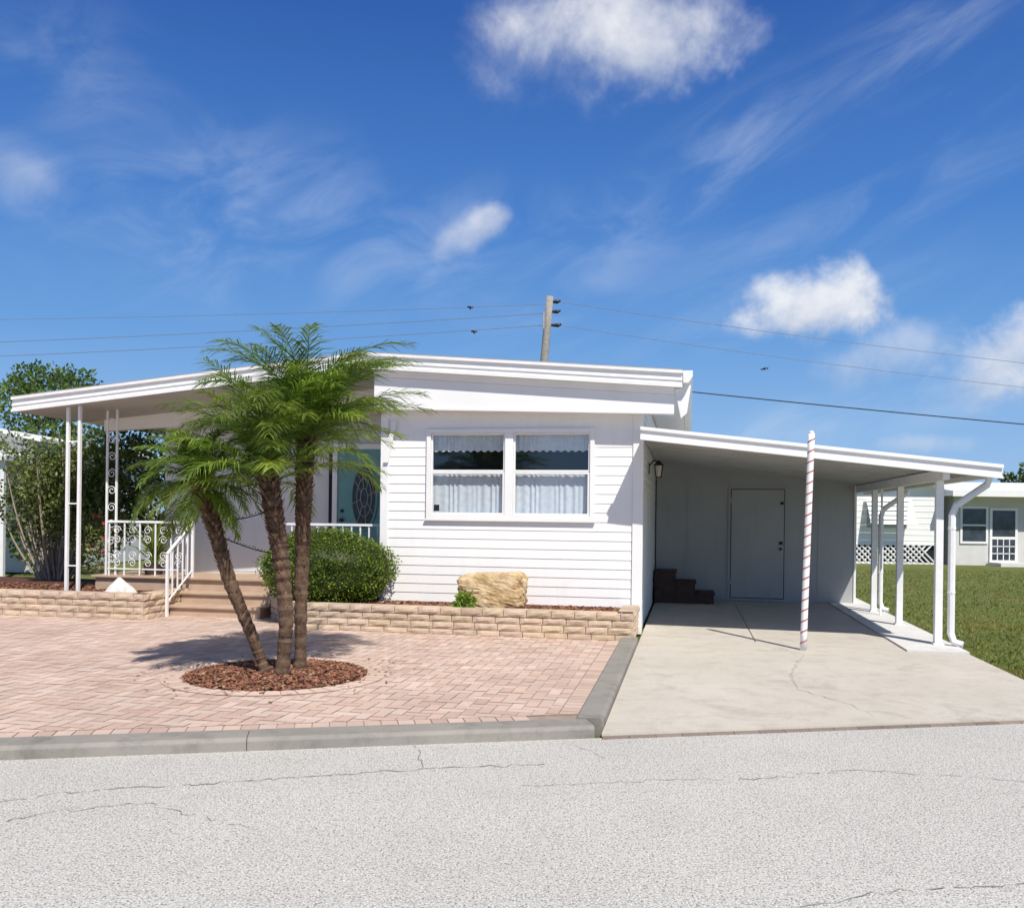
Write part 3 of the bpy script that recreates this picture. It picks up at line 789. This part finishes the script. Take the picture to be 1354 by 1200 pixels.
def tree(name,label,cat,bp,crowns,trunk,mat,n,l,seed,group=None,stems=None):
    t=thing(name,label,cat,bp,'w',group); bp=Vector(bp)
    g=M()
    if stems:
        for s_ in stems: g.tube(*s_)
    else:
        g.tube([bp,bp.lerp(Vector(crowns[0][0]),.5)+Vector((.06,0,0)),Vector(crowns[0][0])],[trunk,trunk*.8,trunk*.4],8)
        for c,r in crowns[1:]: g.tube([bp.lerp(Vector(crowns[0][0]),.55),Vector(c)],[trunk*.5,trunk*.15],6)
    g.build('trunk',barkg,t)
    g=M()
    for i,(c,r) in enumerate(crowns): cloud(g,c,r,int(n*r[0]*r[2]),l,seed+i,.6,.35)
    g.build('crown',mat,t,recalc=False)
    return t
B=at(70,760,27); B.z=0
tree('tree','tall leafy green tree rising behind the porch roof at the far left','tree',B,[(at(70,520,27),(1.15,1.0,.75)),(at(34,540,27),(.8,.8,.75)),(at(106,560,27),(.75,.8,1.0)),(at(60,600,27),(1.1,1,1.1)),(at(42,500,27),(.6,.6,.45)),(at(100,504,27),(.6,.5,.4)),(at(18,515,27),(.45,.4,.4))],.11,treem,1250,.15,21)
rr=random.Random(8); bpt=at(75,765,16.3); bpt.z=.3; stems=[]; crowns=[]
for i in range(60):
    a=rr.uniform(0,6.28); sp=rr.uniform(.1,1.1); h=rr.uniform(1.2,2.6)
    p1=bpt+Vector((math.cos(a)*sp*.25,math.sin(a)*sp*.2,0)); p3=bpt+Vector((math.cos(a)*sp,math.sin(a)*sp*.6,h)); p2=p1.lerp(p3,.5)+Vector((math.cos(a)*.1,0,-.05))
    stems.append((catmull([p1,p2,p3],5),[.022-.0014*k for k in range(11)],5))
    crowns.append((p3+Vector((0,0,-.1)),(.30,.28,.32)))
    if i%2: crowns.append((p2.lerp(p3,.45),(.28,.24,.36)))
tree('shrub','tall shrub of many tan upright stems with thin leaves left of the porch post','shrub',bpt,crowns,.02,shrubm,1000,.085,40,stems=stems)
B=W(-8.9,2.6,.3)
tree('shrub','dark leafy shrub growing behind the porch railing','shrub',B,[(at(165,625,16.2),(.75,.6,.75)),(at(195,665,16.4),(.6,.5,.6)),(at(135,670,16),(.6,.5,.7)),(at(150,590,16.6),(.5,.5,.35)),(at(200,605,16.9),(.5,.5,.5))],.05,shrubd,2100,.10,60)
B=at(128,765,15.2); B.z=.36
t=tree('flowering_shrub','low green shrub with scattered red flowers beside the porch railing','shrub',B,[(at(128,715,15.2),(.38,.3,.5)),(at(150,700,15.3),(.3,.3,.4))],.03,shrubm,4500,.07,70)
for i in range(12):
    g=M(); p=at(130+rnd.uniform(-18,22),702+rnd.uniform(-26,30),15.0+rnd.uniform(-.1,.2))
    for k in range(5):
        a=k*1.2566+rnd.random(); d=Vector((math.cos(a),-.4,math.sin(a))); s_=Vector((-math.sin(a),0,math.cos(a)))
        g.poly([p,p+d*.022+s_*.013,p+d*.038,p+d*.022-s_*.013])
    g.build('flower',redm,t,recalc=False)
B=W(-7.85,.75,.585)
spk=thing('spiky_plant','spiky green and yellow plant behind the scrollwork railing','plant',B,'w')
g=M(); rr=random.Random(5)
for i in range(46):
    a=rr.uniform(0,6.28); e=R(rr.uniform(25,88)); l=rr.uniform(.5,.95); h=Vector((math.cos(a),math.sin(a),0)); p=B+Vector((0,0,rr.uniform(.1,.45))); s_=h.cross(Vector((0,0,1))); k=rr.uniform(.8,2.0)
    q=p+(h*math.cos(e)+Vector((0,0,math.sin(e))))*l*.6; q2=q+(h*math.cos(e-.5)+Vector((0,0,math.sin(e-.5))))*l*.4
    cc=(k*1.2,k,k*.8); g.poly([p-s_*.02,p+s_*.02,q+s_*.025,q-s_*.025],cc); g.poly([q-s_*.025,q+s_*.025,q2],cc)
g.build('leaves',treem,spk,recalc=False)
g=M(); g.tube([B,B+Vector((0,0,.16))],[.13,.16],14); g.tube([B+Vector((0,0,.16)),B+Vector((0,0,.5))],.03,8); g.build('pot',brown,spk)
B=at(30,760,24); B.z=0
tree('shrub','green shrub mass beneath the tall tree beside the neighbouring house','shrub',B,[(at(40,660,24),(1.0,.8,1.05)),(at(95,650,23),(1.2,.9,1.2)),(at(70,715,23),(1.1,.8,.8))],.08,shrubm,1200,.14,80)

g=M(); rr=random.Random(14)
k=0
while k<20000:
    Y=9+21*rr.random()**1.6; X=rr.uniform(5.0,.60*Y+2.0)
    u,v=UV((X,Y))
    if X<5.16 and Y<9.2: continue
    if v>-.98 and u<3.97: continue
    if Y<roadY(X)+.1: continue
    if v<=-.95 and X<5.12+(Y-9.03)*.12: continue
    k+=1
    br=max(0,noise.noise(Vector((X*.9,Y*.6,3.1))))*1.6
    a=rr.uniform(0,6.28); h=rr.uniform(.022,.05); w_=.006*(1+Y*.06); t=rr.uniform(.6,1.35)
    s_=Vector((math.cos(a)*w_,math.sin(a)*w_,0)); p=Vector((X,Y,-.03)); tip=p+Vector((rr.gauss(0,.025),rr.gauss(0,.025),h))
    g.poly([p-s_,p+s_,tip],(t*rr.uniform(.95,1.25)*(1+.6*br),t*(1+.05*br),t*.8*(1+.3*br)))
tag(g.build('lawn_grass',grassm,recalc=False),'short mown green lawn grass to the right of the carport','grass',kind='stuff')

# ------------------------------------------------------------------ neighbours
GY=34.
nh=thing('mobile_home','white mobile home with lattice skirting seen beyond the carport posts','house',(14,GY,0),'w')
g=M(); x0=11.2; x1=15.9; g.box(x0,x1,GY,GY+12,.75,2.9)
for i in range(9): g.box(x0,x1+.01,GY-.012,GY-.001,.85+i*.22,.865+i*.22)
g.build('wall',sidingm,nh)
g=M(); g.box(x0-.3,x1+.3,GY-.3,GY+12.3,2.9,3.08); g.build('roof',white,nh)
g2=M(); g2.box(x0,x1,GY+.1,GY+.12,-.03,.75); g2.build('skirt_shadow',dark,nh)
g=M(); n=26
for i in range(-4,n):
    xa=x0+i*(x1-x0)/22
    for sg in (1,-1):
        a=Vector((xa,GY+.02*sg,0)); b=Vector((xa+.75*sg,GY+.02*sg,.75))
        if min(a.x,b.x)<x0 or max(a.x,b.x)>x1: continue
        g.tube([a,b],.035,4)
g.box(x0,x1,GY-.03,GY+.03,.69,.75); g.box(x0,x1,GY-.03,GY+.03,-.02,.04)
g.build('lattice_skirt',white,nh)
aw=M()
for i in range(6):
    z=2.45-i*.17; aw.prism([(GY-.12-i*.09,z),(GY-.22-i*.09,z-.13),(GY-.20-i*.09,z-.14),(GY-.10-i*.09,z-.01)],13.2,14.9,'x')
aw.build('louvre_awning',white_b,nh)
wn=M(); wn.box(13.3,14.8,GY-.03,GY-.013,1.35,2.35); wn.build('window',trimg,nh)
nh2=thing('mobile_home','pale grey low house with dark window and screen door at the right edge','house',(19,GY,0),'w')
x0,x1=16.55,26
greyw=mk('pale_grey_wall',(.66,.645,.625),(.60,.585,.565),2,.6)
g=M(); g.box(x0,x1,GY,GY+8,-.03,2.55); g.build('wall',greyw,nh2)
g=M(); g.prism([(GY-.9,2.55),(GY-.9,2.72),(GY+4,3.25),(GY+8.5,2.72),(GY+8.5,2.55)],x0-.5,x1+.4,'x'); g.build('roof',white,nh2)
g=M(); g.box(x0-.5,x1+.4,GY-.95,GY-.905,2.52,2.74); g.build('fascia',white,nh2)
g=M(); g.box(16.85,17.75,GY-.03,GY-.005,.85,2.1); wv_=g.build('window',dglass,nh2)
g=M(); frame(g,16.78,17.82,.78,2.17,.08,GY-.05,GY-.004); g.box(16.85,17.75,GY-.045,GY-.031,1.44,1.5); g.build('frame',white,wv_)
g=M(); g.box(17.95,18.85,GY-.04,GY-.005,.15,2.05); dr=g.build('screen_door',dglass,nh2)
g=M(); frame(g,17.88,18.92,.08,2.12,.09,GY-.06,GY-.003); g.box(17.95,18.85,GY-.055,GY-.041,.95,1.05)
for i in range(1,4): g.box(17.95+i*.225-.015,17.95+i*.225+.015,GY-.05,GY-.041,.15,.95)
for i in range(1,3): g.box(17.95,18.85,GY-.05,GY-.041,.15+i*.27-.015,.15+i*.27+.015)
g.build('door_frame',white,dr)
g=M(); g.box(19.3,21.5,GY-.03,GY-.005,.85,2.1); wv_=g.build('window',dglass,nh2)
g=M(); frame(g,19.23,21.57,.78,2.17,.08,GY-.05,GY-.004); g.box(20.36,20.44,GY-.045,GY-.031,.85,2.1); g.build('frame',white,wv_)
g=M(); g.box(17.8,19.0,GY-1.0,GY-.06,-.03,.1); g.build('doorstep',concw,nh2)
for i,(px,py,Y,r) in enumerate(((1348,632,60,1.6),(1400,625,58,2.5))):
    B=at(px,760,Y); B.z=0
    tree('tree',['small dark treetop just above the pale grey house roof','broad dark tree beyond the pale grey house past the right edge'][i],'tree',B,[(at(px,py+18,Y),(r,r,r*.8)),(at(px+20,py+25,Y),(r,r,r*.7))],.15,shrubd,500,.3,90+i)
LY=22.5
nl=thing('mobile_home','white sided neighbouring house with flat carport roof at the far left edge','house',(-14,LY,0),'w')
xr=at(55,600,LY).x
g=M(); z0=at(20,612,LY).z
prof=[(xr-9,0),(xr-.6,0),(xr-.6,z0+.62),(xr-1.6,z0+.85),(xr-9,z0+1.1)]
g.prism(prof,LY+.8,LY+9)
for i in range(17): g.box(xr-9,xr-.59,LY+.785,LY+.799,.3+i*.2,.318+i*.2)
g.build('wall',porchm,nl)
g=M(); g.prism([(xr-9,z0+1.1),(xr-1.6,z0+.85),(xr-.3,z0+.58),(xr-.3,z0+.66),(xr-1.6,z0+.94),(xr-9,z0+1.2)],LY+.5,LY+9.3); g.build('roof',white,nl)
g=M(); g.box(xr-9,xr,LY-1.6,LY+.77,z0-.02,z0+.09); g.build('carport_roof',porchm,nl)
for x,y in ((at(3,700,21.1).x,21.1),(xr-.2,LY+.6)):
    g=M(); g.box(x-.05,x+.05,y-.05,y+.05,-.03,z0-.021); g.build('post',white_b,nl)

# ------------------------------------------------------------------ utility pole, wires, airplane
PYd=36.
tp=at(727,392,PYd); bq=at(716,520,PYd); bt=tp+(bq-tp)*((tp.z+.1)/(tp.z-bq.z))
up=thing('utility_pole','weathered leaning wooden utility pole rising behind the roof','utility pole',bt,'w')
g=M(); g.tube([bt.lerp(tp,i/8) for i in range(9)],[.22-.009*i for i in range(9)],12); g.build('shaft',polem,up,smooth=True)
for p in (at(737,399,PYd),at(737,412,PYd),at(738,430,PYd)):
    g=M(); q=p+Vector((-.35,0,0)); g.tube([q,p,p+Vector((.12,0,.06))],[.04,.08,.04],8); g.build('insulator',black,up)
g=M(); q=at(720,425,PYd); g.tube([q+Vector((-.05,-.3,-.35)),q+Vector((-.05,-.3,.3))],.04,6); g.build('ground_rod',trimg,up)
def wire(a,b,sag,label,mat,r=.016):
    pts=[a.lerp(b,i/24)-Vector((0,0,sag*4*(i/24)*(1-i/24))) for i in range(25)]
    g=M(); g.tube(pts,r,5); tag(g.build('power_line',mat,at0=a),label,'power line')
wire(at(722,402,PYd),at(-300,425,PYd),.15,'topmost thin grey power line running left from the utility pole',wireg,.010)
wire(at(722,414,PYd),at(-300,462,PYd),.15,'middle thin grey power line running left from the utility pole',wireg,.013)
wire(at(720,430,PYd),at(-300,482,PYd),.15,'lowest thin grey power line running left from the utility pole',wireg,.013)
wire(at(740,399,PYd),at(1700,512,PYd+8),.3,'upper thin grey power line running right from the utility pole',wireg,.012)
wire(at(740,430,PYd),at(1700,545,PYd+8),.3,'lower thin grey power line running right from the utility pole',wireg,.012)
wire(at(905,517,22),at(1700,590,24),.05,'thick black service line sloping right from behind the main roof',wirem,.014)
for i,(px,py) in enumerate(((622,406),(627,438))):
    p=at(px,py,PYd); g=M(); g.tube([p+Vector((-.12,0,0)),p,p+Vector((.12,0,0))],[.03,.05,.03],8); g.tube([p,p-Vector((0,0,.1))],.025,6)
    tag(g.build('line_clamp',black,at0=p),['small dark clamp on the top left power line','small dark clamp on the lowest left power line'][i],'clamp')
p=at(1010,488,300)
pln=thing('airplane','tiny dark airplane flying low in the sky above the carport','airplane',p,'w')
g=M(); g.tube([p+Vector((-1.1,0,.05)),p+Vector((-.8,0,0)),p+Vector((.6,0,.0)),p+Vector((1.3,0,.12))],[.06,.2,.2,.05],8); g.build('fuselage',black,pln)
g=M(); g.prism([(p.x-.35,p.y-2.2),(p.x+.3,p.y-2.2),(p.x+.35,p.y+2.2),(p.x-.4,p.y+2.2)],p.z+.1,p.z+.2,'z'); g.build('wing',black,pln)
g=M(); g.prism([(p.x+.9,p.z+.1),(p.x+1.4,p.z+.1),(p.x+1.45,p.z+.65),(p.x+1.2,p.z+.65)],p.y-.06,p.y+.06); g.build('tail_fin',black,pln)

# ------------------------------------------------------------------ camera, sun, sky
cam=bpy.data.cameras.new('camera'); co=bpy.data.objects.new('camera',cam); C.objects.link(co)
c_,s_=math.cos(ROLL),math.sin(ROLL)
co.matrix_world=Matrix(((c_,-s_,0,0),(0,0,-1,0),(s_,c_,0,CAM),(0,0,0,1)))
cam.sensor_fit='HORIZONTAL'; cam.sensor_width=36; cam.lens=36*F/1354; cam.shift_y=(PY-600)/1354; cam.clip_end=4000; cam.clip_start=.05
bpy.context.scene.camera=co
sd_=Vector((-.30,.74,-1)).normalized()
sl=bpy.data.lights.new('sun','SUN'); sl.energy=5.0; sl.angle=R(.5); sl.color=(1,.95,.87)
so=bpy.data.objects.new('sun',sl); C.objects.link(so); so.rotation_euler=sd_.to_track_quat('-Z','Y').to_euler(); so.location=(5,-8,20)
sc=bpy.context.scene
sc.view_settings.view_transform='Standard'; sc.view_settings.look='None'; sc.view_settings.exposure=0
wd=bpy.data.worlds.new('World'); sc.world=wd; wd.use_nodes=True; nt=wd.node_tree
bg=nt.nodes['Background']; bg.inputs[1].default_value=.1
sky=nt.nodes.new('ShaderNodeTexSky'); sky.sky_type='NISHITA'; sky.sun_disc=False; sky.sun_elevation=math.asin(-sd_.z); sky.sun_rotation=math.atan2(.30,-.74)
tc=nt.nodes.new('ShaderNodeTexCoord'); V=tc.outputs['Generated']
sep=nt.nodes.new('ShaderNodeSeparateXYZ'); L(nt,V,sep.inputs[0])
def ma(op,a,b=None,c=None,clamp=False):
    n=nt.nodes.new('ShaderNodeMath'); n.operation=op; n.use_clamp=clamp
    for i,x in enumerate((a,b,c)):
        if x is None: continue
        if isinstance(x,bpy.types.NodeSocket): L(nt,x,n.inputs[i])
        else: n.inputs[i].default_value=x
    return n.outputs[0]
az=ma('ARCTAN2',sep.outputs[0],sep.outputs[1]); el=ma('ARCSINE',sep.outputs[2])
ramp=nt.nodes.new('ShaderNodeValToRGB'); L(nt,ma('MULTIPLY',el,1/R(60)),ramp.inputs[0])
cr_=ramp.color_ramp
stops=[(0,(.36,.58,.86)),(5/60,(.25,.48,.83)),(11/60,(.135,.35,.75)),(18/60,(.063,.225,.63)),(29/60,(.028,.118,.44)),(1,(.05,.16,.48))]
cr_.elements[0].position=0; cr_.elements[0].color=(*stops[0][1],1); cr_.elements[1].position=1; cr_.elements[1].color=(*stops[-1][1],1)
for p_,c0 in stops[1:-1]:
    e=cr_.elements.new(p_); e.color=(*c0,1)
sc10=nt.nodes.new('ShaderNodeVectorMath'); sc10.operation='SCALE'; L(nt,ramp.outputs[0],sc10.inputs[0]); sc10.inputs['Scale'].default_value=10
warm=mix(nt,1.,sky.outputs[0],(1.1,.90,.72),'MULTIPLY')
col=mix(nt,rng(nt,el,R(32),R(55),.92,.12,True),warm,sc10.outputs[0])
def pxdir(px,py):
    r=ray(px,py); return math.atan2(r.x,1),math.atan2(r.z,math.hypot(r.x,1))
N1=nz(nt,13,7,.58,V,.2)
mp_=nt.nodes.new('ShaderNodeMapping'); L(nt,V,mp_.inputs[0]); mp_.inputs['Location'].default_value=(-.012,.0,-.022)
N2=nz(nt,13,7,.58,mp_.outputs[0],.2)
relief=ma('MULTIPLY',ma('SUBTRACT',N1,N2),2.0)
def local(px,py,rx,ry,rot):
    a0,e0=pxdir(px,py); c,s=math.cos(R(rot)),math.sin(R(rot))
    da=ma('SUBTRACT',az,a0); de=ma('SUBTRACT',el,e0)
    p=ma('DIVIDE',ma('ADD',ma('MULTIPLY',da,c),ma('MULTIPLY',de,s)),rx/F)
    q=ma('DIVIDE',ma('SUBTRACT',ma('MULTIPLY',de,c),ma('MULTIPLY',da,s)),ry/F)
    return p,q,ma('SQRT',ma('ADD',ma('MULTIPLY',p,p),ma('MULTIPLY',q,q)))
def cirrus(rot,sx,sy,areas,lo,hi):
    rotc=R(rot)
    pc=ma('ADD',ma('MULTIPLY',az,math.cos(rotc)),ma('MULTIPLY',el,math.sin(rotc))); qc=ma('SUBTRACT',ma('MULTIPLY',el,math.cos(rotc)),ma('MULTIPLY',az,math.sin(rotc)))
    cmb=nt.nodes.new('ShaderNodeCombineXYZ'); L(nt,ma('MULTIPLY',pc,sx),cmb.inputs[0]); L(nt,ma('MULTIPLY',qc,sy),cmb.inputs[1])
    NC=nz(nt,1.,7,.58,cmb.outputs[0],.7)
    mask=None
    for (px,py,rx,ry,r_,wt) in areas:
        _,_,dd=local(px,py,rx,ry,r_); mm=ma('MULTIPLY',rng(nt,dd,.05,1.,1,0,True),wt)
        mask=mm if mask is None else ma('MAXIMUM',mask,mm)
    return ma('MULTIPLY',rng(nt,NC,lo,hi,0,1,True),mask)
d1=cirrus(22,5,18,((960,200,230,80,24,.40),(1200,70,220,90,22,.30),(1100,300,400,110,20,.2),(1100,560,400,50,8,.3),(1000,430,400,80,10,.22)),.40,.80)
d2=cirrus(14,7,14,((310,290,330,150,5,.40),(560,330,300,110,10,.34),(760,350,300,120,20,.26),(110,110,220,120,-30,.20),(40,240,150,70,-10,.35)),.36,.80)
col=mix(nt,ma('MAXIMUM',d1,d2),col,(7.0,7.9,9.2))
for (px,py,rx,ry,rot,op,wid) in ((800,35,235,100,4,.62,1.2),(840,25,190,85,0,.72,1.0),(860,70,110,60,0,.45,.9),(622,306,66,28,33,.40,.9),(650,288,36,20,20,.40,.7),(1070,405,100,54,4,.9,.65),(1040,428,85,28,0,.6,.8),(1190,468,110,42,10,.38,.9),(1345,470,110,62,15,.72,.7),(1300,508,90,36,10,.45,.9),(1215,588,65,16,0,.35,.9),(1420,500,90,50,0,.7,.7),(45,232,60,34,-20,.22,1.0)):
    p,q,dd=local(px,py,rx,ry,rot)
    m_=ma('ADD',ma('SUBTRACT',1.0,dd),ma('MULTIPLY',ma('SUBTRACT',N1,.5),1.7))
    D=ma('MULTIPLY',rng(nt,m_,.0,wid,0,1,True),op)
    sh_=ma('ADD',ma('ADD',ma('MULTIPLY',q,.42),.55),relief,None,True)
    cc_=mix(nt,sh_,(4.9,5.5,6.9),(9.2,9.3,9.5))
    col=mix(nt,D,col,cc_)
L(nt,col,bg.inputs[0])
